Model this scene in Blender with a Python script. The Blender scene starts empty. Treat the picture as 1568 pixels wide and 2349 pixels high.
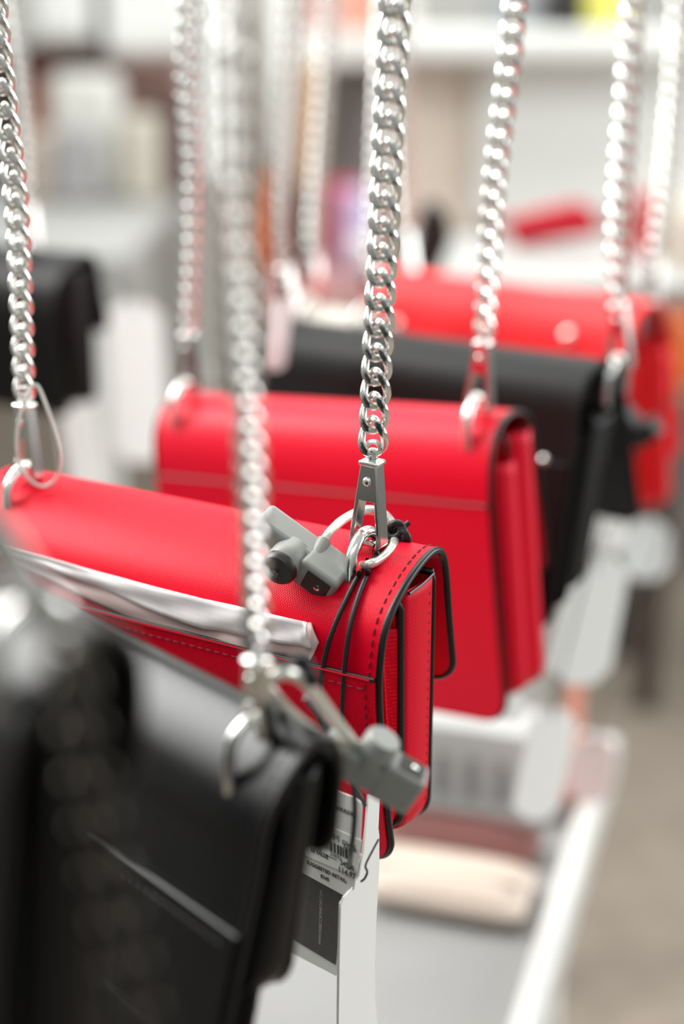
import bpy, bmesh, math, random
import numpy as np
from mathutils import Vector, Matrix
random.seed(4)
S = bpy.context.scene
COL = S.collection
R = math.radians

# ------------------------------------------------------------------ camera
PITCH, EYE, LENS = R(18), 1.45, 50.0
cam_d = bpy.data.cameras.new('camera')
cam = bpy.data.objects.new('camera', cam_d); COL.objects.link(cam)
cam.location = (0, 0, EYE); cam.rotation_euler = (R(90) - PITCH, 0, 0)
cam_d.sensor_fit = 'VERTICAL'; cam_d.sensor_height = 36; cam_d.sensor_width = 24; cam_d.lens = LENS
cam_d.clip_start = 0.02
cam_d.dof.use_dof = True; cam_d.dof.focus_distance = 0.617; cam_d.dof.aperture_fstop = 2.35
cam_d.dof.aperture_blades = 9
S.camera = cam

# ------------------------------------------------------------------ light
w = bpy.data.worlds.new('shop_light'); S.world = w; w.use_nodes = True
wn = w.node_tree; bg = wn.nodes['Background']; bg.inputs[1].default_value = 1.0
wt = wn.nodes.new('ShaderNodeTexCoord'); wsep = wn.nodes.new('ShaderNodeSeparateXYZ'); wr = wn.nodes.new('ShaderNodeMapRange'); wc = wn.nodes.new('ShaderNodeVectorMath'); wc.operation = 'SCALE'
wn.links.new(wt.outputs['Generated'], wsep.inputs[0]); wn.links.new(wsep.outputs['Z'], wr.inputs['Value'])
wr.inputs['From Min'].default_value = -.6; wr.inputs['From Max'].default_value = .7; wr.inputs['To Min'].default_value = .05; wr.inputs['To Max'].default_value = .56
wc.inputs[0].default_value = (.96, .98, .97); wn.links.new(wr.outputs[0], wc.inputs['Scale']); wn.links.new(wc.outputs[0], bg.inputs[0])
def area(name, loc, size, power, aim=None, col=(1, 1, 0.97)):
    l = bpy.data.lights.new(name, 'AREA'); l.shape = 'RECTANGLE'; l.size, l.size_y = size
    l.energy = power; l.color = col
    o = bpy.data.objects.new(name, l); COL.objects.link(o); o.location = loc
    if aim: o.rotation_euler = (Vector(aim) - Vector(loc)).to_track_quat('-Z', 'Y').to_euler()
    return o
area('ceiling_lamp', (0.2, 1.5, 2.9), (2.4, 0.7), 34)
area('ceiling_lamp', (0.3, 3.1, 2.9), (3.0, 0.7), 42)
area('ceiling_lamp', (0.3, 4.8, 2.9), (3.0, 0.6), 38)
area('ceiling_lamp', (-2.1, 1.5, 2.9), (1.4, 2.8), 43, (-.05, .6, 1.2)).data.spread = R(80)
area('ceiling_lamp', (0.0, -0.9, 2.9), (2.4, 0.7), 10)
area('right_side_light', (3.2, 1.6, 2.0), (2.2, 1.8), 88, (0, 0.9, 1.1), (0.97, 0.99, 1))  # unseen broad light from the right, brightens the gussets
S.view_settings.view_transform = 'Standard'; S.view_settings.look = 'None'
S.view_settings.exposure = 0.0; S.view_settings.gamma = 1; S.view_settings.use_curve_mapping = False
S.cycles.use_denoising = True
S.cycles.sample_clamp_indirect = 12

# ------------------------------------------------------------------ pixel <-> place helpers
FPX = LENS / 36 * 2349
CF = Vector((0, math.cos(PITCH), -math.sin(PITCH))); CU = Vector((0, math.sin(PITCH), math.cos(PITCH)))
CR = Vector((1, 0, 0)); C0 = Vector((0, 0, EYE))
def ray(x, y): return CF + CR * ((x - 784) / FPX) - CU * ((y - 1174.5) / FPX)
def P(x, y, d): return C0 + ray(x, y) * d
def at_z(x, y, z): v = ray(x, y); return C0 + v * ((z - EYE) / v.z)
def at_y(x, y, Y): v = ray(x, y); return C0 + v * (Y / v.y)
def on_plane(x, y, p, n): v = ray(x, y); return C0 + v * ((p - C0).dot(n) / v.dot(n))

# ------------------------------------------------------------------ materials
def lin(c): c /= 255; return c / 12.92 if c <= .04045 else ((c + .055) / 1.055) ** 2.4
def rgb(r, g, b): return (lin(r), lin(g), lin(b), 1)
def mat(name, col, rough=.5, metal=0, spec=.5, noise=0, nscale=8, bump=0, bscale=400, sheen=0, trans=0, sss=0):
    m = bpy.data.materials.new(name); m.use_nodes = True
    nt = m.node_tree; b = nt.nodes['Principled BSDF']
    b.inputs['Base Color'].default_value = col; b.inputs['Roughness'].default_value = rough
    b.inputs['Metallic'].default_value = metal; b.inputs['Specular IOR Level'].default_value = spec
    if sheen: b.inputs['Sheen Weight'].default_value = sheen
    if trans: b.inputs['Transmission Weight'].default_value = trans
    tc = nt.nodes.new('ShaderNodeTexCoord')
    if noise:
        n = nt.nodes.new('ShaderNodeTexNoise'); n.inputs['Scale'].default_value = nscale; n.inputs['Detail'].default_value = 4
        nt.links.new(tc.outputs['Object'], n.inputs['Vector'])
        r = nt.nodes.new('ShaderNodeValToRGB'); r.color_ramp.elements[0].position = .3; r.color_ramp.elements[1].position = .7
        r.color_ramp.elements[0].color = tuple(c * (1 - noise) for c in col[:3]) + (1,)
        r.color_ramp.elements[1].color = tuple(min(1, c * (1 + noise)) for c in col[:3]) + (1,)
        nt.links.new(n.outputs['Fac'], r.inputs[0]); nt.links.new(r.outputs[0], b.inputs['Base Color'])
    if bump:
        n = nt.nodes.new('ShaderNodeTexNoise'); n.inputs['Scale'].default_value = bscale; n.inputs['Detail'].default_value = 3
        nt.links.new(tc.outputs['Object'], n.inputs['Vector'])
        bp = nt.nodes.new('ShaderNodeBump'); bp.inputs['Strength'].default_value = bump; bp.inputs['Distance'].default_value = .00025
        nt.links.new(n.outputs['Fac'], bp.inputs['Height']); nt.links.new(bp.outputs[0], b.inputs['Normal'])
    return m
def crosshatch(m, pitch=.00100, strength=.32):
    """pressed crosshatch grain of saffiano leather, fine relief plus groove shade put into the colour"""
    nt = m.node_tree; b = nt.nodes['Principled BSDF']
    uv = nt.nodes.new('ShaderNodeUVMap'); hs = []
    for a in (32, -32):
        mp = nt.nodes.new('ShaderNodeMapping'); mp.inputs['Rotation'].default_value = (0, 0, R(a)); mp.inputs['Scale'].default_value = (1 / pitch,) * 3
        nt.links.new(uv.outputs[0], mp.inputs[0])
        wv = nt.nodes.new('ShaderNodeTexWave'); wv.inputs['Scale'].default_value = .314; wv.inputs['Distortion'].default_value = .8; wv.inputs['Detail'].default_value = 1
        nt.links.new(mp.outputs[0], wv.inputs['Vector']); hs.append(wv)
    mx = nt.nodes.new('ShaderNodeMath'); mx.operation = 'MULTIPLY'
    nt.links.new(hs[0].outputs['Fac'], mx.inputs[0]); nt.links.new(hs[1].outputs['Fac'], mx.inputs[1])
    bp = nt.nodes.new('ShaderNodeBump'); bp.inputs['Strength'].default_value = strength; bp.inputs['Distance'].default_value = .0003
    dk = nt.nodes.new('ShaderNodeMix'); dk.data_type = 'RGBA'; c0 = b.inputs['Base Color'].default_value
    dk.inputs[6].default_value = tuple(c * .72 for c in c0[:3]) + (1,); dk.inputs[7].default_value = tuple(min(1, c * 1.2) for c in c0[:3]) + (1,)  # grooves darkened and ridges lightened in the base colour, as shading
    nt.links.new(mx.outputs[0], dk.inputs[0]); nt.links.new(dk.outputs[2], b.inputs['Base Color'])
    nt.links.new(mx.outputs[0], bp.inputs['Height']); nt.links.new(bp.outputs[0], b.inputs['Normal'])
    return m
M = {}
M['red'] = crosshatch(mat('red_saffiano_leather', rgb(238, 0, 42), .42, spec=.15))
M['red_smooth'] = mat('red_smooth_leather', rgb(222, 0, 42), .45, spec=.26, bump=.12, bscale=700)
M['red_pale'] = mat('red_coated_leather', rgb(240, 24, 36), .5, spec=.35, bump=.1, bscale=600)
M['black'] = mat('black_leather', rgb(4, 4, 6), .31, spec=.32, bump=.25, bscale=900)
M['black_soft'] = mat('black_soft_leather', rgb(8, 7, 6), .5, spec=.22, bump=.2, bscale=700)
M['edge'] = mat('black_edge_paint', rgb(20, 18, 16), .35, spec=.4)
M['thread_red'] = mat('red_thread', rgb(120, 0, 18), .7)
M['thread_black'] = mat('black_thread', rgb(30, 28, 26), .5)
M['chrome'] = mat('polished_silver_metal', rgb(240, 240, 236), .2, metal=1)
M['steel'] = mat('brushed_dark_nickel', rgb(205, 204, 199), .2, metal=1)
M['dim_metal'] = mat('shade_darkened_metal', rgb(40, 37, 33), .14, metal=1)  # dark surroundings of the slack chain put into its base colour
M['plastic'] = mat('grey_lock_plastic', rgb(142, 144, 140), .42, bump=.05, bscale=900)
M['plastic_dark'] = mat('dark_lock_plastic', rgb(38, 37, 33), .4)
M['cable'] = mat('clear_sleeved_steel_cable', rgb(225, 226, 216), .2, metal=.55, noise=.15, nscale=700)
M['cord'] = mat('black_elastic_cord', rgb(28, 28, 30), .45)
M['clear'] = mat('clear_plastic', rgb(236, 236, 230), .2, trans=.35)
M['paper'] = mat('white_card', rgb(236, 236, 233), .6)
M['tissue'] = mat('white_tissue_paper', rgb(240, 234, 234), .55, bump=.35, bscale=160)
M['label'] = mat('grey_white_label_stock', rgb(214, 213, 209), .5)
M['tagdark'] = mat('dark_printed_card', rgb(64, 60, 58), .5, noise=.15, nscale=300)
M['ink'] = mat('black_ink', rgb(18, 18, 18), .6)
M['ink_grey'] = mat('grey_ink', rgb(128, 126, 122), .6)
M['ink_pale'] = mat('pale_ink', rgb(170, 164, 158), .6)
M['white'] = mat('white_lacquer', rgb(238, 240, 236), .45, noise=.02)
M['white_soft'] = mat('off_white_laminate', rgb(222, 224, 221), .5, noise=.03, nscale=3)
M['grey_tray'] = mat('light_grey_tray_lining', rgb(148, 149, 148), .6, noise=.04, nscale=6)
M['laminate'] = mat('light_grey_laminate', rgb(168, 169, 166), .5, noise=.03, nscale=4)
M['rim'] = mat('white_tray_rim', rgb(212, 213, 210), .4)
M['wall'] = mat('pale_grey_wall_paint', rgb(205, 205, 200), .8, noise=.03, nscale=2)
M['carpet'] = mat('taupe_carpet', rgb(136, 126, 115), .95, spec=.1, noise=.14, nscale=14, bump=.5, bscale=500)
COLS = dict(brown=(150, 74, 40), dark=(62, 50, 44), cream=(200, 186, 172), ivory=(205, 200, 186), greylav=(172, 170, 172),
            pink=(224, 190, 182), maroon=(104, 66, 68), offwhite=(222, 222, 216), taupe=(128, 112, 96), orange=(214, 108, 48),
            magenta=(196, 40, 84), lilac=(196, 182, 214), blackbag=(26, 24, 22), yellow=(226, 220, 104), beige=(224, 212, 196),
            bluegrey=(150, 154, 158), crimson=(196, 0, 36), rose=(196, 150, 148), wallet=(112, 66, 58), tan=(190, 160, 130),
            palepink=(216, 192, 188), blush=(226, 150, 130), stone=(196, 190, 180), carton=(204, 208, 206), slate=(128, 122, 116))
for k, c in COLS.items(): M[k] = mat(k + '_finish', rgb(*c), .5, noise=.06, nscale=12)

# ------------------------------------------------------------------ object helpers
WM = {}
def reg(o, parent, basis):
    COL.objects.link(o)
    if parent is not None: o.parent = parent
    o.matrix_basis = basis
    WM[o.name] = (WM[parent.name] @ basis) if parent is not None else basis
    return o
def tag(o, label, cat, group=None, kind=None):
    if label: o['label'] = label
    if cat: o['category'] = cat
    if group: o['group'] = group
    if kind: o['kind'] = kind
    return o
def thing(name, Mw, label, cat, group=None):
    return tag(reg(bpy.data.objects.new(name, None), None, Mw), label, cat, group)
def mk(name, verts, faces, m, parent=None, basis=None, uv=None, smooth=52, mods=(), world=False):
    me = bpy.data.meshes.new(name); 
    if world and parent is not None:
        inv = WM[parent.name].inverted(); verts = [inv @ Vector(v) for v in verts]
    me.from_pydata([tuple(v) for v in verts], [], faces); me.update()
    if uv is not None:
        l = me.uv_layers.new(name='UVMap')
        for p in me.polygons:
            for li in p.loop_indices: l.data[li].uv = uv[me.loops[li].vertex_index]
    bm = bmesh.new(); bm.from_mesh(me); bmesh.ops.recalc_face_normals(bm, faces=bm.faces); bm.to_mesh(me); bm.free()
    if smooth:
        for p in me.polygons: p.use_smooth = True
        me.set_sharp_from_angle(angle=R(smooth))
    me.materials.append(m)
    o = bpy.data.objects.new(name, me); reg(o, parent, basis or Matrix.Identity(4))
    for kind, kw in mods:
        md = o.modifiers.new(kind.lower(), kind)
        for k, v in kw.items(): setattr(md, k, v)
    return o
def join(*parts):
    V, Fc = [], []
    for v, f in parts:
        n = len(V); V += list(v); Fc += [tuple(i + n for i in q) for q in f]
    return V, Fc
def xf(vf, Mx): return [Mx @ Vector(v) for v in vf[0]], vf[1]
def box(cx, cy, cz, sx, sy, sz):
    v = [Vector((cx + sx * a / 2, cy + sy * b / 2, cz + sz * c / 2)) for a in (-1, 1) for b in (-1, 1) for c in (-1, 1)]
    return v, [(0, 1, 3, 2), (4, 6, 7, 5), (0, 4, 5, 1), (2, 3, 7, 6), (0, 2, 6, 4), (1, 5, 7, 3)]
def tube(path, r, n=8, closed=False, flat=None):
    path = [Vector(p) for p in path]; N = len(path); V, Fc = [], []
    up = None
    for i, p in enumerate(path):
        a = path[(i - 1) % N] if (closed or i > 0) else p; b = path[(i + 1) % N] if (closed or i < N - 1) else p
        t = (b - a).normalized()
        if up is None:
            up = Vector((0, 0, 1)) if abs(t.z) < .9 else Vector((1, 0, 0))
        s = t.cross(up).normalized(); up = s.cross(t).normalized()
        rr = r[i] if isinstance(r, (list, tuple)) else r
        for k in range(n):
            q = 2 * math.pi * k / n; V.append(p + s * (rr * math.cos(q)) + up * (rr * math.sin(q)))
    for i in range(N if closed else N - 1):
        j = (i + 1) % N
        for k in range(n): Fc.append((i * n + k, i * n + (k + 1) % n, j * n + (k + 1) % n, j * n + k))
    if not closed: Fc += [tuple(range(n))[::-1], tuple((N - 1) * n + k for k in range(n))]
    return V, Fc
def crv(pts, n=6, closed=False):
    """Catmull-Rom through pts"""
    p = [np.array(q, float) for q in pts]; out = []; N = len(p)
    for i in range(N if closed else N - 1):
        if closed: a, b, c, d = p[i - 1], p[i], p[(i + 1) % N], p[(i + 2) % N]
        else: a, b, c, d = p[max(i - 1, 0)], p[i], p[i + 1], p[min(i + 2, N - 1)]
        for k in range(n):
            t = k / n
            out.append(.5 * (2 * b + (c - a) * t + (2 * a - 5 * b + 4 * c - d) * t * t + (3 * b - a - 3 * c + d) * t ** 3))
    if not closed: out.append(p[-1])
    return [tuple(q) for q in out]
def lathe(prof, n=20):
    V, Fc = [], []
    for r, z in prof:
        for k in range(n): V.append(Vector((r * math.cos(2 * math.pi * k / n), r * math.sin(2 * math.pi * k / n), z)))
    for i in range(len(prof) - 1):
        for k in range(n): Fc.append((i * n + k, i * n + (k + 1) % n, (i + 1) * n + (k + 1) % n, (i + 1) * n + k))
    Fc += [tuple(range(n))[::-1], tuple((len(prof) - 1) * n + k for k in range(n))]
    return V, Fc
def frame(o, x, y, z):
    x, y, z = Vector(x), Vector(y), Vector(z)
    return Matrix(((x.x, y.x, z.x, o[0]), (x.y, y.y, z.y, o[1]), (x.z, y.z, z.z, o[2]), (0, 0, 0, 1)))
BEV = lambda w, s=2: ('BEVEL', dict(width=w, segments=s, limit_method='ANGLE', angle_limit=R(40)))
SOL = lambda t: ('SOLIDIFY', dict(thickness=t, offset=0))

# ------------------------------------------------------------------ leather sheet with painted edge and stitches
class Sheet:
    def __init__(s, prof, W, th, rc0, rc1, smooth_prof=True):
        p = np.array(crv(prof, 14) if smooth_prof else prof, float)
        d = np.r_[0, np.cumsum(np.hypot(*np.diff(p, axis=0).T))]; L = d[-1]
        u = set(np.linspace(0, L, int(L / .0035) + 2))
        for rc, f in ((rc0, lambda q: q), (rc1, lambda q: L - q)):
            if rc:
                for k in range(9): u.add(f(rc * (1 - math.cos(math.pi / 2 * k / 8))))
        u = np.array(sorted(u)); u = u[np.r_[True, np.diff(u) > 1e-6]]
        s.u, s.L, s.W, s.th, s.rc = u, L, W, th, (rc0, rc1)
        s.y = np.interp(u, d, p[:, 0]); s.z = np.interp(u, d, p[:, 1]); s.d, s.p = d, p
    def hw(s, q):
        w = s.W / 2
        for rc, e in ((s.rc[0], q), (s.rc[1], s.L - q)):
            if rc and e < rc: w = s.W / 2 - rc + math.sqrt(max(0, rc * rc - (rc - e) ** 2))
        return w
    def pt(s, x, q, off=0):
        h = 5e-4; a, b = max(q - h, 0), min(q + h, s.L)
        ty = np.interp(b, s.d, s.p[:, 0]) - np.interp(a, s.d, s.p[:, 0]); tz = np.interp(b, s.d, s.p[:, 1]) - np.interp(a, s.d, s.p[:, 1])
        n = math.hypot(ty, tz) or 1
        return Vector((x, np.interp(q, s.d, s.p[:, 0]) - tz / n * off, np.interp(q, s.d, s.p[:, 1]) + ty / n * off))
    def mesh(s, name, m, parent, **k):
        tj = np.linspace(-1, 1, 17); V, uv, Fc = [], [], []
        nu, nx = len(s.u), len(tj)
        for off in (s.th / 2, -s.th / 2):
            for q in s.u:
                w_ = s.hw(q)
                for t in tj: V.append(s.pt(t * w_, q, off)); uv.append((t * w_, q))
        o = nu * nx
        for i in range(nu - 1):
            for j in range(nx - 1):
                a = i * nx + j; Fc += [(a, a + 1, a + nx + 1, a + nx), (o + a, o + a + nx, o + a + nx + 1, o + a + 1)]
        rim = [j for j in range(nx)] + [i * nx + nx - 1 for i in range(1, nu)] + [(nu - 1) * nx + j for j in range(nx - 2, -1, -1)] + [i * nx for i in range(nu - 2, 0, -1)]
        for a, b in zip(rim, rim[1:] + rim[:1]): Fc.append((a, b, o + b, o + a))
        return mk(name, V, Fc, m, parent, uv=uv, **k)
    def edge(s, m, parent, r=None, name='edge_binding', upto=None):
        """painted edge: a thin roll round the whole rim"""
        r = r or s.th * .72
        c = [s.pt(-s.hw(0) * t, 0) for t in (1, .5, 0, -.5)] + [s.pt(s.hw(q), q) for q in s.u] + [s.pt(s.hw(s.L) * t, s.L) for t in (.5, 0, -.5)] + [s.pt(-s.hw(q), q) for q in s.u[::-1]][:-1]
        pts = [c[0]]
        for q in c[1:]:
            if (q - pts[-1]).length > 2e-4: pts.append(q)
        if (pts[0] - pts[-1]).length < 2e-4: pts.pop()
        v, f = tube(pts, r, 8, True)
        return mk(name, v, f, m, parent)
    def stitches(s, m, parent, inset=.0042, step=.0042, ln=.0028, r=.0004, q0=.004, q1=None, cross=None, sides=(-1, 1)):
        parts = []
        q1 = q1 or s.L - .004
        for sd in sides:
            q = q0
            while q + ln < q1:
                a = s.pt(sd * (s.hw(q) - inset), q, s.th / 2); b = s.pt(sd * (s.hw(q + ln) - inset), q + ln, s.th / 2); mid = s.pt(sd * (s.hw(q + ln / 2) - inset), q + ln / 2, s.th / 2 + r)
                parts.append(tube([a, mid, b], r, 5)); q += step
        for qc in (cross or ()):
            x = -s.hw(qc) + inset + .002
            while x + ln < s.hw(qc) - inset:
                parts.append(tube([s.pt(x, qc, s.th / 2), s.pt(x + ln / 2, qc, s.th / 2 + r), s.pt(x + ln, qc, s.th / 2)], r, 5)); x += step
        v, f = join(*parts)
        return tag(mk('stitching', v, f, m, parent), None, None, kind='stuff')

# ------------------------------------------------------------------ chain links, clasp
def link_mesh(name, n, k, m_=None, wire=.00175, hw=.0051, hl=.0076, twist=-48, flat=.0030):
    V, Fc = [], []
    for i in range(n):
        a = 2 * math.pi * i / n
        def pos(a):
            ca, sa = math.cos(a), math.sin(a)
            e = .8
            x = hw * math.copysign(abs(ca) ** e, ca); z = hl * math.copysign(abs(sa) ** e, sa); t = R(twist) * (z / hl)
            return Vector((x * math.cos(t), x * math.sin(t), z))
        p = pos(a); tg = (pos(a + .02) - pos(a - .02)).normalized()
        up = p.normalized(); s_ = tg.cross(up).normalized(); up = s_.cross(tg)
        for j in range(k):
            q = 2 * math.pi * j / k; v = p + (s_ * math.cos(q) + up * math.sin(q)) * wire
            v.y = max(-flat, min(flat, v.y)); V.append(v)
    for i in range(n):
        for j in range(k):
            i2, j2 = (i + 1) % n, (j + 1) % k; Fc.append((i * k + j, i * k + j2, i2 * k + j2, i2 * k + j))
    me = bpy.data.meshes.new(name); me.from_pydata([tuple(v) for v in V], [], Fc); me.update()
    for p in me.polygons: p.use_smooth = True
    me.set_sharp_from_angle(angle=R(38)); me.materials.append(m_ or M['chrome'])
    return me
LINK_FINE = link_mesh('link', 32, 12); LINK_SOFT = link_mesh('link_soft', 20, 8); LINK_DARK = link_mesh('link_dark', 20, 8, M['dim_metal'])
PITCH_LINK = .0104
def curved_path(pts, step):
    p = np.array(crv(pts, 30)) if len(pts) > 2 else np.array([pts[0], pts[1]], float)
    d = np.r_[0, np.cumsum(np.linalg.norm(np.diff(p, axis=0), axis=1))]
    q = np.arange(step * .5, d[-1], step); h = step * .5
    f = lambda t: np.array([np.interp(t, d, p[:, i]) for i in range(3)])
    return [(f(t), f(t + h) - f(t - h)) for t in q]
def chain(parent, pts, s=1, tw=(0, 0), xdir=(1, 0, 0), me=None, name='chain_strap', first=None):
    """pts: world points from the clasp upward; tw: twist at the bottom, twist per link (degrees)"""
    base = first or tube([Vector(pts[0]) + Vector((.003 * s * math.cos(a), .0, .003 * s * math.sin(a))) for a in np.linspace(0, 2 * math.pi, 13)[:-1]], .0011 * s, 6, True)
    c = mk(name, base[0], base[1], M['chrome'], parent, world=True)
    inv = WM[c.name].inverted()
    for i, (p, t) in enumerate(curved_path(pts, PITCH_LINK * s)):
        z = Vector(t).normalized(); x = Vector(xdir); x = (x - z * x.dot(z)).normalized(); y = z.cross(x)
        a = R(tw[0] + tw[1] * i)
        x2 = x * math.cos(a) + y * math.sin(a); y2 = z.cross(x2)
        o = bpy.data.objects.new('link', me or LINK_FINE)
        reg(o, c, inv @ frame(p, x2 * s, y2 * s, z * s))
    return c
def clasp_geo():
    """A-shaped snap clasp: plate, window, two legs; bar at the foot"""
    H = .0335; d = .0034
    out = [(-.0076, 0), (-.0058, -.0014), (.0058, -.0014), (.0076, 0), (.0036, H), (-.0036, H)]
    def wx(z): return .0076 - (.004) * z / H
    o_ = [(-.0056, -.002), (-.0074, .0005), (-wx(.006), .006), (-wx(.0195), .0195), (-wx(H), H), (wx(H), H), (wx(.0195), .0195), (wx(.006), .006), (.0074, .0005), (.0056, -.002)]
    t = .0021
    i_ = [(-.0044, -.0006), (-.0050, .0012), (-wx(.006) + t, .006), (-wx(.0185) + t, .0185), None, None, (wx(.0185) - t, .0185), (wx(.006) - t, .006), (.0050, .0012), (.0044, -.0006)]
    V, Fc = [], []
    # legs as a ribbon between the outer and the inner outline, front and back
    oo = o_; idx = {}
    for k, y in enumerate((-d, d)):
        for j, q in enumerate(oo): idx['o', k, j] = len(V); V.append(Vector((q[0], y, q[1])))
        for j, q in enumerate(i_):
            if q: idx['i', k, j] = len(V); V.append(Vector((q[0], y, q[1])))
    for k in (0, 1):
        for a, b in ((0, 1), (1, 2), (2, 3), (6, 7), (7, 8), (8, 9)): Fc.append((idx['o', k, a], idx['o', k, b], idx['i', k, b], idx['i', k, a]))
        Fc.append((idx['o', k, 3], idx['o', k, 4], idx['o', k, 5], idx['o', k, 6], idx['i', k, 6], idx['i', k, 3]))
    for a, b in zip(range(9), range(1, 10)): Fc.append((idx['o', 0, a], idx['o', 0, b], idx['o', 1, b], idx['o', 1, a]))
    for a, b in ((0, 1), (1, 2), (2, 3), (3, 6), (6, 7), (7, 8), (8, 9)): Fc.append((idx['i', 0, a], idx['i', 0, b], idx['i', 1, b], idx['i', 1, a]))
    for j in (0, 9): Fc.append((idx['o', 0, j], idx['i', 0, j], idx['i', 1, j], idx['o', 1, j]))
    return V, Fc, H, d
def clasp(bagobj, base, zdir, xdir, s=1, metal='steel'):
    z = Vector(zdir).normalized(); x = Vector(xdir); x = (x - z * x.dot(z)).normalized(); y = z.cross(x)
    Mb = WM[bagobj.name].inverted() @ frame(base, x * s, y * s, z * s)
    V, Fc, H, d = clasp_geo()
    c = mk('clasp', V, Fc, M[metal], bagobj, Mb, smooth=30, mods=[BEV(.0005)])
    v, f = tube([(-.0058, 0, 0), (.0058, 0, 0)], .0015, 10); mk('clasp_bar', v, f, M['chrome'], c)
    rv = xf(lathe([(.0020, 0), (.0019, .0006), (.0012, .0011), (.0002, .0013)], 16), Matrix.Translation((0, -d, H * .8)) @ Matrix.Rotation(R(90), 4, 'X'))
    mk('rivet', *rv, M['chrome'], c)
    v, f = join(xf(box(0, 0, H + .0006, .0086, .0082, .0022), Matrix.Identity(4)))
    mk('clasp_cap', v, f, M['chrome'], c, mods=[BEV(.0007)])
    sw = xf(lathe([(.0022, H + .0014), (.0024, H + .003), (.0017, H + .0042), (.0022, H + .0058), (.0008, H + .0066)], 14), Matrix.Identity(4))
    mk('swivel', *sw, M['chrome'], c)
    return Vector(base) + z * (H + .0055) * s, c

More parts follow.
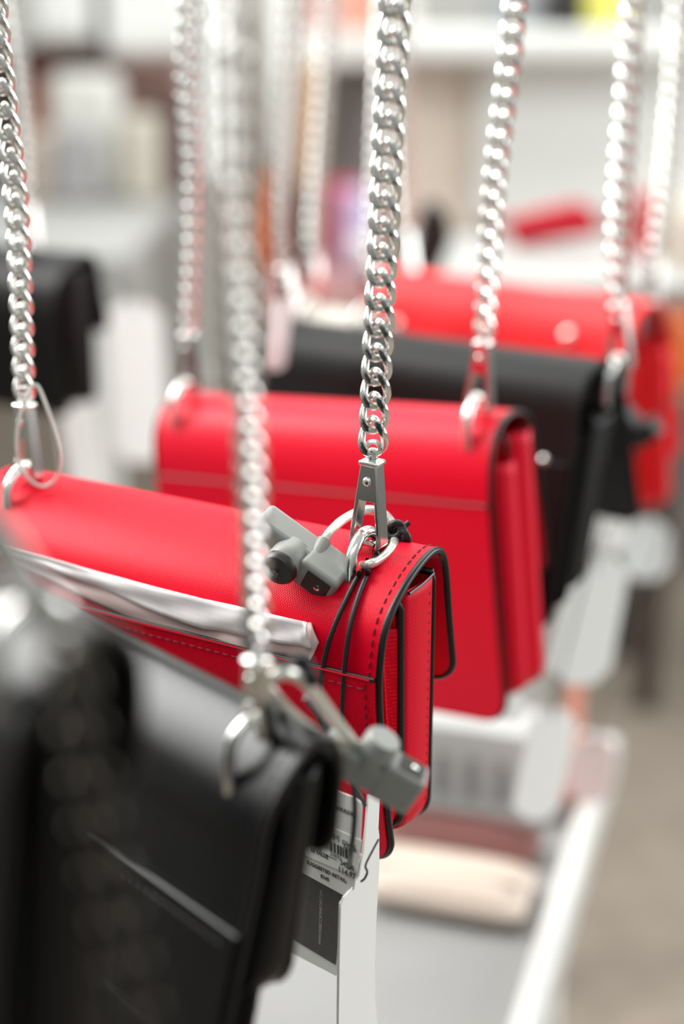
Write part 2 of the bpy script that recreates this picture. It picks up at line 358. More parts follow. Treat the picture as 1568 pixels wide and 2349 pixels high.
# ------------------------------------------------------------------ flap bag
def flap_bag(label, R_, L_, W, m, em, tm, prof, front, div, gus, pocket=None, loops=(0, 0), X=None, chains=(), th=.0024, rc=(.012, .012),
             group='chain strap bags hanging in the row', cs=1, stitch=True, me=None, sag=0):
    """R_, L_: world feet of the right and left strap ring; all profiles are (y, z) in the bag's own frame"""
    a, b = Vector(R_), Vector(L_); ax = (a - b); ax.normalize(); fy = Vector((0, 0, 1)).cross(ax).normalized(); up = ax.cross(fy)
    c = (a + b) / 2; half = (a - b).length / 2
    B = thing('shoulder_bag', frame(c, ax, fy, up), label, 'bag', group)
    sh = Sheet(prof, W, th, *rc); fl = sh.mesh('flap', m, B); sh.edge(em, fl)
    if stitch: sh.stitches(tm, fl, step=.0046)
    # inner walls
    zt, zb, yt, yb = front
    fs = Sheet([(yb, zb), ((yt + yb) / 2, (zt + zb) / 2), (yt, zt)], W - .003, th, rc[0], 0); fp = fs.mesh('front_panel', m, B); fs.edge(em, fp)
    dt, dbm, dyt, dyb = div
    ds = Sheet([(dyb, dbm), ((dyt + dyb) / 2, (dt + dbm) / 2), (dyt, dt)], W - .006, th, rc[0] * .6, 0); dp = ds.mesh('divider', m, B); ds.edge(em, dp, r=th * .85)
    byt, byb = gus['back']
    def grid(side, ya, yb_, ztop, zbot, sec, r, name):
        nz = 22; V, uv, Fc = [], [], []
        for i in range(nz + 1):
            t = i / nz; z = zbot + (ztop - zbot) * t; A = ya[1] + (ya[0] - ya[1]) * t; Bq = yb_[1] + (yb_[0] - yb_[1]) * t
            e = max(0, r - (z - zbot)); pull = r - math.sqrt(max(0, r * r - e * e)) if e > 0 else 0
            for k, (tt, off) in enumerate(sec):
                V.append(Vector((side * (W / 2 - off - pull), A + (Bq - A) * tt, z))); uv.append((A + (Bq - A) * tt + off, z))
        n = len(sec)
        for i in range(nz):
            for k in range(n - 1): Fc.append((i * n + k, i * n + k + 1, (i + 1) * n + k + 1, (i + 1) * n + k))
        return mk(name, V, Fc, m, B, uv=uv, smooth=70, mods=[SOL(.0012)])
    e = th * .5
    secA = gus.get('inner') or [(0, .0022), (.18, .0055), (.38, .0088), (.5, .0098), (.62, .0085), (.82, .005), (1, .0025)]
    secB = gus.get('outer') or [(0, .0025), (.15, .0012), (.4, .0004), (.7, .0004), (.9, .0010), (1, .0020)]
    for sd in (1, -1):
        g1 = grid(sd, (byt + e, byb + e), (dyt, dyb), dt - .012, dbm + .001, secA, rc[0] * .6, 'gusset')
        g2 = grid(sd, (dyt, dyb), (yt, yb), zt - .0005, zb + .001, secB, rc[0], 'gusset')
        if stitch:
            parts = []
            for tt in (.8,):
                z = zb + .012
                while z < zt - .006:
                    t = (z - zb) / (zt - zb); A = dyb + (dyt - dyb) * t; Bq = yb + (yt - yb) * t
                    y_ = A + (Bq - A) * tt; x_ = sd * (W / 2 - .0011)
                    parts.append(tube([(x_ + sd * .0004, y_, z), (x_ + sd * .0009, y_, z + .0014), (x_ + sd * .0004, y_, z + .0028)], .00048, 5)); z += .0046
            v, f = join(*parts); tag(mk('stitching', v, f, tm, g2), None, None, kind='stuff')
            v, f = tube([(sd * (W / 2 + .0002), dyt + .002, zt - .0015), (sd * (W / 2 + .0004), (dyt + yt) / 2, zt - .0008), (sd * (W / 2 - .0006), yt - .001, zt)], .0007, 6)
            mk('gusset_hem', v, f, em, g2)
    v, f = box(0, (byb + yb) / 2, min(zb, dbm) + .006, W - .03, abs(yb - byb) - .004, .002); mk('bottom_panel', v, f, m, B)
    if pocket:
        # slip pocket: a second layer on the back wall
        qz = [q for q in np.linspace(0, sh.L, 400) if sh.pt(0, q).z <= pocket and q < sh.L * .5]
        qm = max(qz); pr = [tuple(sh.pt(0, q, th * .95))[1:] for q in np.linspace(0.0005, qm, 8)]
        ps = Sheet(pr, W - .0012, th * .8, rc[0], 0); pp = ps.mesh('slip_pocket', m, B)
        v, f = tube([ps.pt(t * ps.hw(ps.L), ps.L, .0002) for t in np.linspace(-1, 1, 21)], th * .5, 8); mk('edge_binding', v, f, em, pp)
        v, f = tube([ps.pt(t * ps.hw(ps.L), ps.L + .0, th * .55) for t in np.linspace(-.985, .985, 21)], th * .2, 6); mk('pocket_hem', v, f, m, pp)
        if stitch: ps.stitches(tm, pp, q1=ps.L - .001, cross=(ps.L - .0048,), step=.0046)
    lz = loops[1]; ly = loops[0]
    for sd, top, s, tw, rate in chains:
        x = sd * half
        arch = crv([(x, ly - .0125 * s, lz - .014), (x, ly - .0128 * s, lz - .004), (x, ly - .0108 * s, lz + .006 * s), (x, ly - .004 * s, lz + .0125 * s), (x, ly + .003 * s, lz + .0132 * s), (x, ly + .0085 * s, lz + .0095 * s), (x, ly + .0110 * s, lz + .002), (x, ly + .0112 * s, lz - .01)], 6)
        v, f = tube(arch, .0028 * s, 12); mk('strap_ring', v, f, M['chrome'], B)
        base = WM[B.name] @ Vector((x + .0005, ly + .0025, lz + .0082 * s))
        pts = [Vector(q) for q in top]; pts.append(pts[-1] + (pts[-1] - (pts[-2] if len(pts) > 1 else base)).normalized() * .2)
        ct, _ = clasp(B, base, pts[0] - base, ax, s * cs * 1.08)
        chain(B, [ct + (pts[0] - base).normalized() * .001] + pts, s * cs * 1.0, (tw, rate), ax, me)
    return B, sh
def rise(px, py, start, dy=0):
    """a point straight above (same world depth) that shows at pixel px, py"""
    return at_y(px, py, start.y + dy)

# ------------------------------------------------------------------ setting
def slab(name, x0, x1, y0, y1, z0, z1, m, kind='structure', parent=None, bev=0):
    v, f = box((x0 + x1) / 2, (y0 + y1) / 2, (z0 + z1) / 2, x1 - x0, y1 - y0, z1 - z0)
    o = mk(name, v, f, m, parent, smooth=0, mods=[BEV(bev)] if bev else ())
    if kind: o['kind'] = kind
    return o
slab('floor', -4, 4, -1.5, 6.2, -.1, 0, M['carpet'])
slab('wall_back', -4, 4, 6.2, 6.3, 0, 3.0, M['wall'])
slab('wall_left', -4.1, -4, -1.5, 6.2, 0, 3.0, M['wall'])
slab('baseboard_back', -4, 4, 6.185, 6.2, 0, .1, M['white'])

# ------------------------------------------------------------------ the row of bags
def feet(R_, d, L_):
    a = P(R_[0], R_[1], d); return a, at_z(L_[0], L_[1], a.z)

# red bag in focus
a1, b1 = feet((830, 1290), .62, (50, 1130))
BAG1, SH1 = flap_bag('red crosshatch leather flap bag in sharp focus with a grey security lock on its ring', a1, b1, .25, M['red'], M['edge'], M['thread_red'],
    prof=[(-.015, -.133), (-.022, -.10), (-.0292, -.05), (-.0285, -.03), (-.0235, -.0155), (-.010, -.0045), (.006, .0025), (.0185, .0045), (.0265, .0005), (.0305, -.010), (.0345, -.032), (.042, -.067)],
    front=(-.0065, -.129, .0205, .0198), div=(-.0115, -.122, -.0065, -.0035), gus=dict(back=(-.0245, -.0125)), pocket=-.0375, loops=(.002, -.0005),
    chains=[(1, [rise(902, 60, a1), rise(910, -80, a1)], 1, 8, 0), (-1, [rise(40, 500, b1), rise(8, 220, b1), rise(-22, -60, b1)], 1, -12, 1.6)])

# red smooth bag behind it
a2, b2 = P(1072, 965, .83), P(400, 925, .945)
BAG2, SH2 = flap_bag('smooth red leather flap bag hanging second, directly behind the crosshatch red one', a2, b2, .250, M['red_smooth'], M['edge'], M['thread_red'],
    prof=[(.004, -.19), (-.002, -.12), (-.006, -.05), (-.004, -.024), (.004, -.009), (.018, -.001), (.036, -.0015), (.050, -.010), (.057, -.035), (.066, -.08), (.072, -.115)],
    front=(-.012, -.183, .048, .058), div=(-.014, -.178, .022, .029), gus=dict(back=(-.001, .007), inner=[(0, .001), (.15, -.003), (.4, -.0065), (.65, -.006), (.88, -.001), (1, .004)], outer=[(0, .004), (.12, -.001), (.35, -.006), (.6, -.006), (.85, -.002), (1, .001)]),
    pocket=-.048, loops=(.012, -.003), rc=(.016, .014), stitch=False, me=LINK_SOFT,
    chains=[(1, [rise(1135, 420, a2), rise(1168, 150, a2), rise(1190, -80, a2)], 1.05, -20, .9), (-1, [rise(438, 400, b2), rise(430, 200, b2), rise(434, -80, b2)], 1.05, 20, 1.5)])

# black bag behind
a3, b3 = feet((1395, 935), .945, (640, 820))
BAG3, SH3 = flap_bag('soft black leather flap bag hanging third, between two red bags', a3, b3, .272, M['black_soft'], M['black_soft'], M['thread_black'],
    prof=[(-.066, -.139), (-.052, -.07), (-.043, -.015), (-.038, .014), (-.024, .028), (-.002, .031), (.016, .022), (.034, -.014), (.060, -.075), (.072, -.1)],
    front=(-.006, -.125, .018, -.02), div=(-.004, -.13, -.01, -.04), gus=dict(back=(-.036, -.062)), pocket=-.03, loops=(.010, .016), rc=(.016, .014), stitch=False, me=LINK_SOFT, th=.003,
    chains=[(1, [rise(1418, 520, a3), rise(1440, 200, a3), rise(1458, -80, a3)], 1.15, 10, .6), (-1, [rise(645, 500, b3), rise(665, 200, b3), rise(680, -80, b3)], 1.15, 30, .8)])

# red bag farthest in the row
a4, b4 = feet((1490, 775), 1.23, (940, 690))
BAG4, SH4 = flap_bag('red flap bag hanging farthest back in the row, behind the black one', a4, b4, .297, M['red_pale'], M['red_pale'], M['thread_red'],
    prof=[(-.012, -.155), (-.030, -.12), (-.047, -.07), (-.051, -.02), (-.046, .012), (-.034, .028), (-.018, .033), (.0, .025), (.013, .004), (.022, -.03), (.034, -.075), (.046, -.115)],
    front=(-.004, -.156, .008, .026), div=(-.002, -.15, -.022, .006), gus=dict(back=(-.046, -.010), outer=[(0, .002), (.15, -.004), (.4, -.010), (.7, -.009), (.9, -.003), (1, .001)]), loops=(-.006, .016), rc=(.016, .014), stitch=False, me=LINK_SOFT, th=.003,
    chains=[(1, [rise(1530, 400, a4), rise(1548, 200, a4), rise(1565, -80, a4)], 1.15, 10, 1), (-1, [rise(920, 300, b4), rise(925, -80, b4)], 1.15, 25, 1)])
# small beige bag
a5, b5 = feet((838, 735), 1.3, (712, 712))
BAG5, SH5 = flap_bag('small pale beige flap bag hanging behind the soft black bag', a5, b5, .105, M['stone'], M['stone'], M['ink_pale'],
    prof=[(-.02, -.10), (-.022, -.05), (-.018, -.02), (-.008, -.004), (.004, .003), (.016, .0), (.022, -.02), (.026, -.05)],
    front=(-.006, -.095, .014, .014), div=(-.008, -.09, -.004, -.003), gus=dict(back=(-.018, -.018)), loops=(.002, -.002), rc=(.01, .01), stitch=False, me=LINK_SOFT, th=.003,
    chains=[(1, [rise(870, 300, a5), rise(885, -80, a5)], 1.15, 10, 1), (-1, [rise(722, 500, b5), rise(745, 200, b5), rise(762, -80, b5)], 1.15, 25, 1)])

# black bag in front of the focus plane
a0, b0 = feet((545, 1640), .48, (0, 1350)); b0 = a0 + (b0 - a0) * 1.36
BAG0, SH0 = flap_bag('blurred black leather flap bag with a grey lock, in front of the crosshatch red bag', a0, b0, .2605, M['black'], M['edge'], M['thread_black'],
    prof=[(-.050, -.19), (-.038, -.145), (-.0245, -.098), (-.0105, -.05), (-.0075, -.036), (-.003, -.0255), (.006, -.015), (.0165, -.0075), (.0222, -.0085), (.0262, -.017), (.0258, -.030), (.0225, -.054)],
    front=(-.018, -.100, .0175, .0025), div=(-.021, -.12, .008, -.016), gus=dict(back=(-.0055, -.035)), pocket=-.062, loops=(.006, -.014), rc=(.012, .010), me=LINK_SOFT,
    chains=[(1, [rise(576, 1100, a0, -.022), rise(557, 800, a0, -.036), rise(548, 500, a0, -.046), rise(544, 100, a0, -.054), rise(540, -80, a0, -.056)], .8, 10, .7), (-1, [rise(-520, 500, b0), rise(-560, -80, b0)], .8, 0, 0)])

# very near black bag at the left edge
am, bm_ = feet((5, 1400), .335, (-560, 1100))
BAGM, SHM = flap_bag('very blurred black bag nearest the viewer at the left edge', am, bm_, .168, M['black'], M['edge'], M['thread_black'],
    prof=[(-.03, -.19), (-.024, -.145), (-.018, -.098), (-.0105, -.05), (-.0075, -.036), (-.003, -.0255), (.006, -.015), (.0165, -.0075), (.0235, -.0085), (.0295, -.017), (.0300, -.030), (.0270, -.054)],
    front=(-.018, -.150, .0195, .0085), div=(-.021, -.16, .008, -.006), gus=dict(back=(-.0055, -.026)), loops=(.008, -.012), rc=(.012, .010), me=LINK_SOFT, stitch=False,
    chains=[(1, [rise(-430, 500, am), rise(-640, -80, am)], .9, 0, 0), (-1, [rise(-700, 500, bm_), rise(-740, -80, bm_)], .9, 0, 0)])
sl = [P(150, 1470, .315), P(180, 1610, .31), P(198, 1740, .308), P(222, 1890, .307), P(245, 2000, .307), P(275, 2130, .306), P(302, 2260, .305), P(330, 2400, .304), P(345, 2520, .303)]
chain(BAGM, sl, 1.0, (70, 0), (.6, -.8, 0), LINK_DARK, 'loose_chain')['label'] = 'chain hanging slack, coloured dark for its dim surroundings'

# ------------------------------------------------------------------ things on the bags
def to_px(V):
    """pixels of an (n,3) array of world points"""
    q = np.array(V) - np.array(C0); d = q @ np.array(CF)
    return np.c_[784 + FPX * (q @ np.array(CR)) / d, 1174.5 - FPX * (q @ np.array(CU)) / d]
def surface_map(B, sh, n=160):
    qs = np.linspace(0.001, sh.L * .8, n); xs = np.linspace(-sh.W / 2, sh.W / 2, n); Mw = WM[B.name]
    pts = [(x, q) for q in qs for x in xs]
    base = {q: sh.pt(0, q) for q in qs}
    W_ = np.array([tuple(Mw @ Vector((x, base[q].y, base[q].z))) for x, q in pts])
    return pts, to_px(W_)
MAP1 = surface_map(BAG1, SH1)
def on_sheet(px, py, off=.001):
    k = int(np.argmin(((MAP1[1] - np.array((px, py))) ** 2).sum(1))); x, q = MAP1[0][k]
    dx, dq = SH1.W / 160, SH1.L * .8 / 160; Mw = WM[BAG1.name]
    for _ in range(3):
        c = [(x + dx * i / 3, min(max(q + dq * j / 3, 0), SH1.L)) for i in range(-3, 4) for j in range(-3, 4)]
        w_ = to_px(np.array([tuple(Mw @ SH1.pt(*t)) for t in c])); k = int(np.argmin(((w_ - np.array((px, py))) ** 2).sum(1))); x, q = c[k]; dx /= 3; dq /= 3
    return Mw @ SH1.pt(x, q, SH1.th / 2 + off)
def plate(name, pts, n, t, m, parent, bev=0):
    """a flat card from an outline of world points"""
    n = Vector(n).normalized() * t; k = len(pts)
    V = [Vector(p) - n * .5 for p in pts] + [Vector(p) + n * .5 for p in pts]
    Fc = [tuple(range(k))[::-1], tuple(range(k, 2 * k))] + [(i, (i + 1) % k, k + (i + 1) % k, k + i) for i in range(k)]
    return mk(name, V, Fc, m, parent, world=True, smooth=0)

# tissue paper sticking out of the slip pocket
T = thing('tissue_paper', Matrix.Translation(on_sheet(400, 1420)), 'strip of white tissue paper tucked into the back pocket of the crosshatch red bag', 'paper')
def strip(name, top, bot, m, o0, o1, nv=7):
    V, Fc, uv = [], [], []
    for i, (a, b) in enumerate(zip(top, bot)):
        for k in range(nv):
            t = k / (nv - 1); off = o0 + (o1 - o0) * t + .0006 * math.sin(i * .45 + k * 1.1) + .0004 * math.sin(i * 1.0 - k * .8)
            V.append(on_sheet(a[0] + (b[0] - a[0]) * t, a[1] + (b[1] - a[1]) * t, off))
    for i in range(len(top) - 1):
        for k in range(nv - 1): Fc.append((i * nv + k, i * nv + k + 1, (i + 1) * nv + k + 1, (i + 1) * nv + k))
    return mk(name, V, Fc, m, T, world=True, smooth=80, mods=[SOL(.0005)])
def dens(p, n=5): return [tuple(np.array(a) + (np.array(b) - np.array(a)) * k / n) for a, b in zip(p, p[1:]) for k in range(n)] + [p[-1]]
strip('inner_layer', dens([(30, 1272), (150, 1312), (300, 1355), (450, 1392), (600, 1425), (718, 1428), (738, 1472)]), dens([(30, 1290), (150, 1345), (300, 1420), (450, 1468), (600, 1498), (700, 1512), (718, 1513)]), M['palepink'], .0012, .0008)
strip('folded_band', dens([(5, 1252), (120, 1281), (250, 1316), (380, 1349), (480, 1374), (560, 1391), (640, 1410), (700, 1424), (718, 1428)]), dens([(5, 1266), (120, 1300), (250, 1350), (380, 1405), (480, 1438), (560, 1452), (640, 1468), (700, 1478), (722, 1484)]), M['tissue'], .0042, .0028)

def lock(label, Mw, s, cable_pts, capm, rc=.0021):
    L = thing('security_lock', Mw, label, 'lock', 'anti-theft locks on the bags')
    b = .001 * s
    parts = join(box(-7 * b, 0, -1 * b, 28 * b, 12 * b, 12 * b), box(10.5 * b, 0, 1 * b, 17 * b, 13 * b, 17 * b))
    mk('lock_body', *parts, M['plastic'], L, mods=[BEV(.0021 * s, 4)])
    cyl = xf(lathe([(5.2 * b, 0), (6.9 * b, 1.5 * b), (6.9 * b, 12 * b), (6.2 * b, 12.6 * b), (.3 * b, 12.8 * b)], 24), Matrix.Translation((-3 * b, 0, 0)))
    mk('lock_barrel', *cyl, M['plastic'], L)
    cap = xf(lathe([(6.95 * b, 11.8 * b), (6.9 * b, 13.6 * b), (6 * b, 15 * b), (.3 * b, 15 * b)], 24), Matrix.Translation((-3 * b, 0, 0)))
    mk('barrel_cap', *cap, M[capm], L)
    v, f = box(11.5 * b, 0, 9.3 * b, 10.5 * b, 9.4 * b, 1.2 * b); k = mk('key_slot', v, f, M['plastic_dark'], L, mods=[BEV(.0012 * s, 3)])
    pin = xf(lathe([(1.3 * b, 9.8 * b), (1.2 * b, 10.5 * b), (.2 * b, 10.8 * b)], 12), Matrix.Translation((12.5 * b, 0, 0))); mk('pin', *pin, M['chrome'], k)
    pts = crv(cable_pts, 8)
    v, f = tube(pts, rc, 10); mk('cable', v, f, M['cable'], L, world=True)
    a, bb = Vector(pts[0]), Vector(pts[3]); d = (bb - a).normalized()
    v, f = tube([a - d * .006, a, a + d * .0025], [rc * 1.6, rc * 1.6, rc * 1.5], 14); mk('cable_collar', v, f, M['plastic'], L, world=True)
    return L
def axes(o, x, z):
    x = Vector(x).normalized(); z = Vector(z); z = (z - x * z.dot(x)).normalized(); return frame(o, x, z.cross(x), z)
def ink(parent, body, o, x, n, size, m, depth=.00006, align='LEFT', sx=1):
    c = bpy.data.curves.new('printed_text', 'FONT'); c.body = body; c.size = size; c.extrude = depth; c.align_x = align; c.align_y = 'CENTER'; c.resolution_u = 4
    c.materials.append(m)
    z = Vector(n).normalized(); x = Vector(x); x = (x - z * x.dot(z)).normalized(); y = z.cross(x)
    t_ = bpy.data.objects.new('t', c); me = bpy.data.meshes.new_from_object(t_); bpy.data.objects.remove(t_)
    o_ = bpy.data.objects.new('printed_text', me); reg(o_, parent, WM[parent.name].inverted() @ frame(Vector(o) + z * .00045, x * sx, y, z))
    return o_
s1 = on_sheet(692, 1290, .0)
o1 = P(694, 1270, (s1 - C0).dot(CF) - .0085)
M1 = axes(o1, CR * .80 - CU * .58 - CF * .10, -CU * .66 - CR * .22 - CF * .72)
dl = (o1 - C0).dot(CF)
sd = lambda x, y, o=.0042: (on_sheet(x, y, o) - C0).dot(CF)
L1 = lock('sharp grey plastic security lock lying on the crosshatch red bag', M1, 1.16,
     [P(738, 1250, dl - .001), P(755, 1222, dl + .003), P(790, 1190, dl + .012), P(838, 1170, dl + .021), P(880, 1180, dl + .024), P(905, 1215, dl + .021), P(900, 1252, sd(900, 1252)), P(872, 1282, sd(872, 1282)), P(835, 1297, sd(835, 1297)), P(800, 1293, sd(800, 1293)), P(770, 1303, sd(770, 1303))], 'plastic_dark')
ink(L1, 'III', M1 @ Vector((-.0035, 0, .0176)), -M1.col[1].to_3d(), M1.col[2].to_3d(), .0042, M['ink_grey'])
M0 = axes(P(855, 1765, .53), CR * .86 - CU * .5 + CF * .05, CR * .36 + CU * .8 - CF * .45)
lock('blurred grey security lock swinging on its cable from the near black bag', M0, 1.0,
     [P(806, 1728, .528), P(780, 1712, .523), P(720, 1680, .510), P(660, 1632, .498), P(622, 1590, .490), P(592, 1562, .488), P(580, 1585, .4805), P(640, 1545, .478), P(690, 1555, .486), P(725, 1595, .498), P(770, 1655, .512), P(812, 1708, .526)], 'plastic', .0024)

# ------------------------------------------------------------------ tags and cords between the bags
def knot(parent, px, py, d, tip):
    c = P(px, py, d); parts = []
    for k, (dx, dy, rr, ph) in enumerate([(-.0018, .0008, .0031, .2), (.0008, -.0006, .0034, .9), (.0026, -.0018, .0031, 1.5), (-.0002, .0022, .0029, 2.3)]):
        o = c + CR * dx + CU * dy; A = CR * math.cos(ph) * .7 + CU * .5 - CF * math.sin(ph) * .5; A.normalize(); Bv = A.cross(CR * .5 + CF * .8).normalized()
        parts.append(tube([o + (A * math.cos(t) + Bv * math.sin(t)) * rr for t in np.linspace(0, 2 * math.pi, 15)[:-1]], .0015, 8, True))
    parts.append(tube([c, c + (P(*tip, d) - c) * .6, P(*tip, d)], .0014, 8))
    return mk('knot', *join(*parts), M['cord'], parent, world=True)
# white folded tag on the black elastic cord of the red bag
cp = P(830, 2000, .606); cn = Vector((.87, -.5, 0))
C_ = thing('price_tag', Matrix.Translation(cp), 'long plain white folded card tag on black cords from the crosshatch red bag', 'tag', 'price tags')
out = [(845, 1822), (869, 1832), (866, 1900), (868, 1916), (868, 1990), (862, 2100), (858, 2200), (859, 2290), (864, 2349), (872, 2430), (775, 2430), (775, 2349), (777, 2200), (780, 2080), (786, 2058), (806, 2038), (822, 2010), (832, 1960), (838, 1900)]
plate('card', [on_plane(x, y, cp, cn) for x, y in out], cn, .0007, M['paper'], C_)
back = [on_plane(x + 0, y, cp + cn * -.0022, cn) for x, y in [(842, 1822), (866, 1830), (866, 1990), (858, 2200), (862, 2430), (772, 2430), (774, 2200), (778, 2072), (800, 2040), (829, 1960), (836, 1900)]]
plate('folded_leaf', back, cn, .0006, M['label'], C_)
v, f = tube(crv([P(868, 1925, .596), P(852, 1955, .594), P(838, 1985, .592), P(842, 2000, .593), P(836, 2015, .594), P(828, 2022, .597)], 5), .0005, 6); mk('plastic_loop', v, f, M['tagdark'], C_, world=True)
for st in ([(893, 1232), (868, 1268), (830, 1322), (790, 1400), (762, 1470), (748, 1530), (742, 1580), (745, 1650)], [(899, 1236), (880, 1264), (852, 1312), (822, 1390), (806, 1460), (797, 1540), (793, 1640), (796, 1720)]):
    fine = dens([tuple(q) for q in crv(st[1:], 4)], 2)
    pts = [P(st[0][0], st[0][1], dl + .017)] + [on_sheet(x, y, .0016 + .0014 * max(0, 1 - i / 8)) for i, (x, y) in enumerate(fine)]
    lastd = (pts[-1] - C0).dot(CF); pts.append(on_plane(840, 1850, cp, cn) - cn * .001)
    v, f = tube(crv(pts, 3), .00115, 8); mk('cord', v, f, M['cord'], C_, world=True)
knot(C_, 911, 1221, dl + .012, (938, 1198))
# printed price tag and dark leaflet, parallel to the near black bag
R0 = WM[BAG0.name]; tx = R0.col[0].to_3d(); ty = R0.col[1].to_3d(); up = Vector((0, 0, 1))
tp = P(770, 1950, .602); rz = Matrix.Rotation(R(6), 3, 'Z'); tx = rz @ tx; ty = rz @ ty; tn = -ty
A_ = thing('price_tag', Matrix.Translation(tp), 'printed price tag with a barcode label hanging behind the near black bag', 'tag', 'price tags')
O = lambda x, y, k=0: on_plane(x, y, tp + tn * k, tn)
plate('card', [O(*q) for q in [(600, 1730), (776, 1814), (818, 1832), (827, 1840), (830, 1852), (826, 1930), (812, 2040), (790, 2054), (706, 2008), (560, 1930)]], tn, .0006, M['label'], A_)
lb = plate('label', [O(x, y, .0005) for x, y in [(640, 1842), (773, 1902), (829, 1928), (818, 2012), (808, 2008), (712, 1968), (600, 1915)]], tn, .0003, M['white_soft'], A_)
dn = (O(770, 2000) - O(775, 1900)).normalized()
mm = lambda px: px / FPX * .575
def word(parent, txt, x, y, h, m, k=.0003, sx=1): return ink(parent, txt, O(x, y, k), tx, tn, h, m, sx=sx)
word(A_, 'SHOULDER', 764, 1847, .0026, M['ink'], 0)
word(A_, 'SUGGESTED RETAIL:', 704, 1976, .0026, M['ink'], 0)
word(A_, '$245', 736, 2008, .0025, M['ink'], 0)
word(lb, 'M rack', 765, 1918, .0046, M['ink_grey'])
word(lb, 'D264', 789, 1938, .0031, M['ink'])
word(lb, '37692', 757, 1956, .0027, M['ink_grey'])
word(lb, '0058', 717, 1939, .0027, M['ink_grey'])
word(lb, 'LE VALUE', 714, 1947, .0030, M['ink'], sx=.8)
word(lb, '245.00', 781, 1977, .0034, M['ink'], sx=.85)
word(lb, '114.97', 776, 1992, .0041, M['ink'], sx=.9)
bars = []; rb = random.Random(3); x_ = -.0205
q0 = O(762, 1943, .0008)
while x_ < .0095:
    wd = rb.choice((.0003, .0004, .0007, .001)); 
    for a in (0,):
        c = q0 + tx * x_; bars.append(([c + tx * sx_ * wd / 2 + up * sz * .0023 + tn * .00002 * k for sx_ in (-1, 1) for sz in (-1, 1) for k in (0, 1)], [(0, 1, 3, 2), (4, 6, 7, 5), (0, 4, 5, 1), (2, 3, 7, 6), (0, 2, 6, 4), (1, 5, 7, 3)]))
    x_ += wd + rb.choice((.0004, .0006, .0009))
mk('barcode', *join(*bars), M['ink'], lb, world=True, smooth=0)
c = O(757, 1966, .0008); bar = [c + tx * a * .0035 + up * b * .00012 for a, b in ((-1, -1), (1, -1), (1, 1), (-1, 1))]; plate('printed_rule', bar, tn, .00005, M['ink'], lb)
v, f = tube(crv([P(700, 1600, .53), P(770, 1700, .545), P(806, 1790, .555), P(813, 1850, .560), P(810, 1910, .566), P(803, 1965, .575), P(800, 1990, .598)], 5), .0011, 7); mk('cord', v, f, M['cord'], A_, world=True)
D_ = thing('leaflet', Matrix.Translation(tp - tn * .004), 'dark grey printed leaflet with a pale border below the barcode price tag', 'leaflet')
Q = lambda x, y, k=0: on_plane(x, y, tp + tn * (-.004 + k), tn)
plate('card', [Q(*q) for q in [(640, 1880), (830, 1960), (790, 2052), (771, 2238), (620, 2160)]], tn, .0006, M['white_soft'], D_)
plate('printed_panel', [Q(x, y, .0005) for x, y in [(642, 1890), (826, 1966), (787, 2054), (769, 2213), (622, 2125)]], tn, .0002, M['tagdark'], D_)
ink(D_, 'WWW.REBECCAMINKOFF.COM', Q(735, 2166, .0002), up * 1 + tx * .04, tn, .0024, M['ink_pale'], sx=.82)
fl = thing('plastic_fastener', Matrix.Translation(P(90, 900, .70)), 'thin clear plastic fastener loop round the left clasp of the crosshatch red bag', 'fastener')
v, f = tube(crv([P(84, 884, .698), P(106, 930, .696), P(126, 990, .696), P(138, 1045, .698), P(131, 1092, .705), P(104, 1116, .708), P(74, 1106, .706), P(46, 1070, .704), P(38, 1020, .70), P(46, 955, .697), P(66, 900, .697)], 6, True), .0009, 8, True); mk('loop', v, f, M['clear'], fl, world=True)
# small knot of black cord on the near bag's clasp
k0 = thing('cord_loop', Matrix.Translation(P(585, 1450, .47)), 'short black cord tied round the clasp of the near black bag', 'cord')
v, f = tube(crv([P(575, 1400, .473), P(566, 1440, .468), P(568, 1480, .466), P(585, 1495, .47), P(640, 1520, .476), P(690, 1538, .486)], 6), .0014, 8); mk('cord', v, f, M['cord'], k0, world=True)
knot(k0, 692, 1538, .486, (720, 1530))

def stud(B, sh, px, py, r):
    pts, pr = surface_map(B, sh, 90); k = int(np.argmin(((pr - np.array((px, py))) ** 2).sum(1))); x, q = pts[k]
    o = WM[B.name] @ sh.pt(x, q, sh.th / 2); nrm = (WM[B.name] @ sh.pt(x, q, .01) - WM[B.name] @ sh.pt(x, q, 0)).normalized(); xx = nrm.orthogonal().normalized()
    g = xf(lathe([(r, -.0005), (r, r * .3), (r * .8, r * .75), (r * .35, r), (r * .05, r * 1.05)], 18), WM[B.name].inverted() @ frame(o, xx, nrm.cross(xx), nrm))
    return mk('stud', *g, M['chrome'], B)
stud(BAG3, SH3, 1255, 1055, .0035); stud(BAG4, SH4, 1308, 772, .006); stud(BAG4, SH4, 915, 745, .007)

# ------------------------------------------------------------------ the fixture under the bags
tdir = Vector((.30, .954, 0)).normalized(); tl = Vector((-tdir.y, tdir.x, 0))
r0 = at_z(1200, 2349, .80); far = 1.0
base_m = frame(Vector((r0.x, r0.y, 0)), -tl, tdir, (0, 0, 1))
TR = thing('display_tray', base_m, 'white rimmed tray table with a grey lining under the row of bags', 'table')
y0, y1, x0 = -.55, .47, -.42
def tb(name, m, xa, xb, ya, yb, za, zb, bev=.003, parent=TR):
    v, f = box((xa + xb) / 2, (ya + yb) / 2, (za + zb) / 2, xb - xa, yb - ya, zb - za); return mk(name, v, f, m, parent, smooth=0, mods=[BEV(bev)])
tb('tray_floor', M['grey_tray'], x0, .0, y0, y1, .755, .775)
tb('rim', M['rim'], -.011, .011, y0, y1, .755, .80, .006)
tb('rim', M['rim'], x0 - .022, x0, y0, y1, .755, .80, .006)
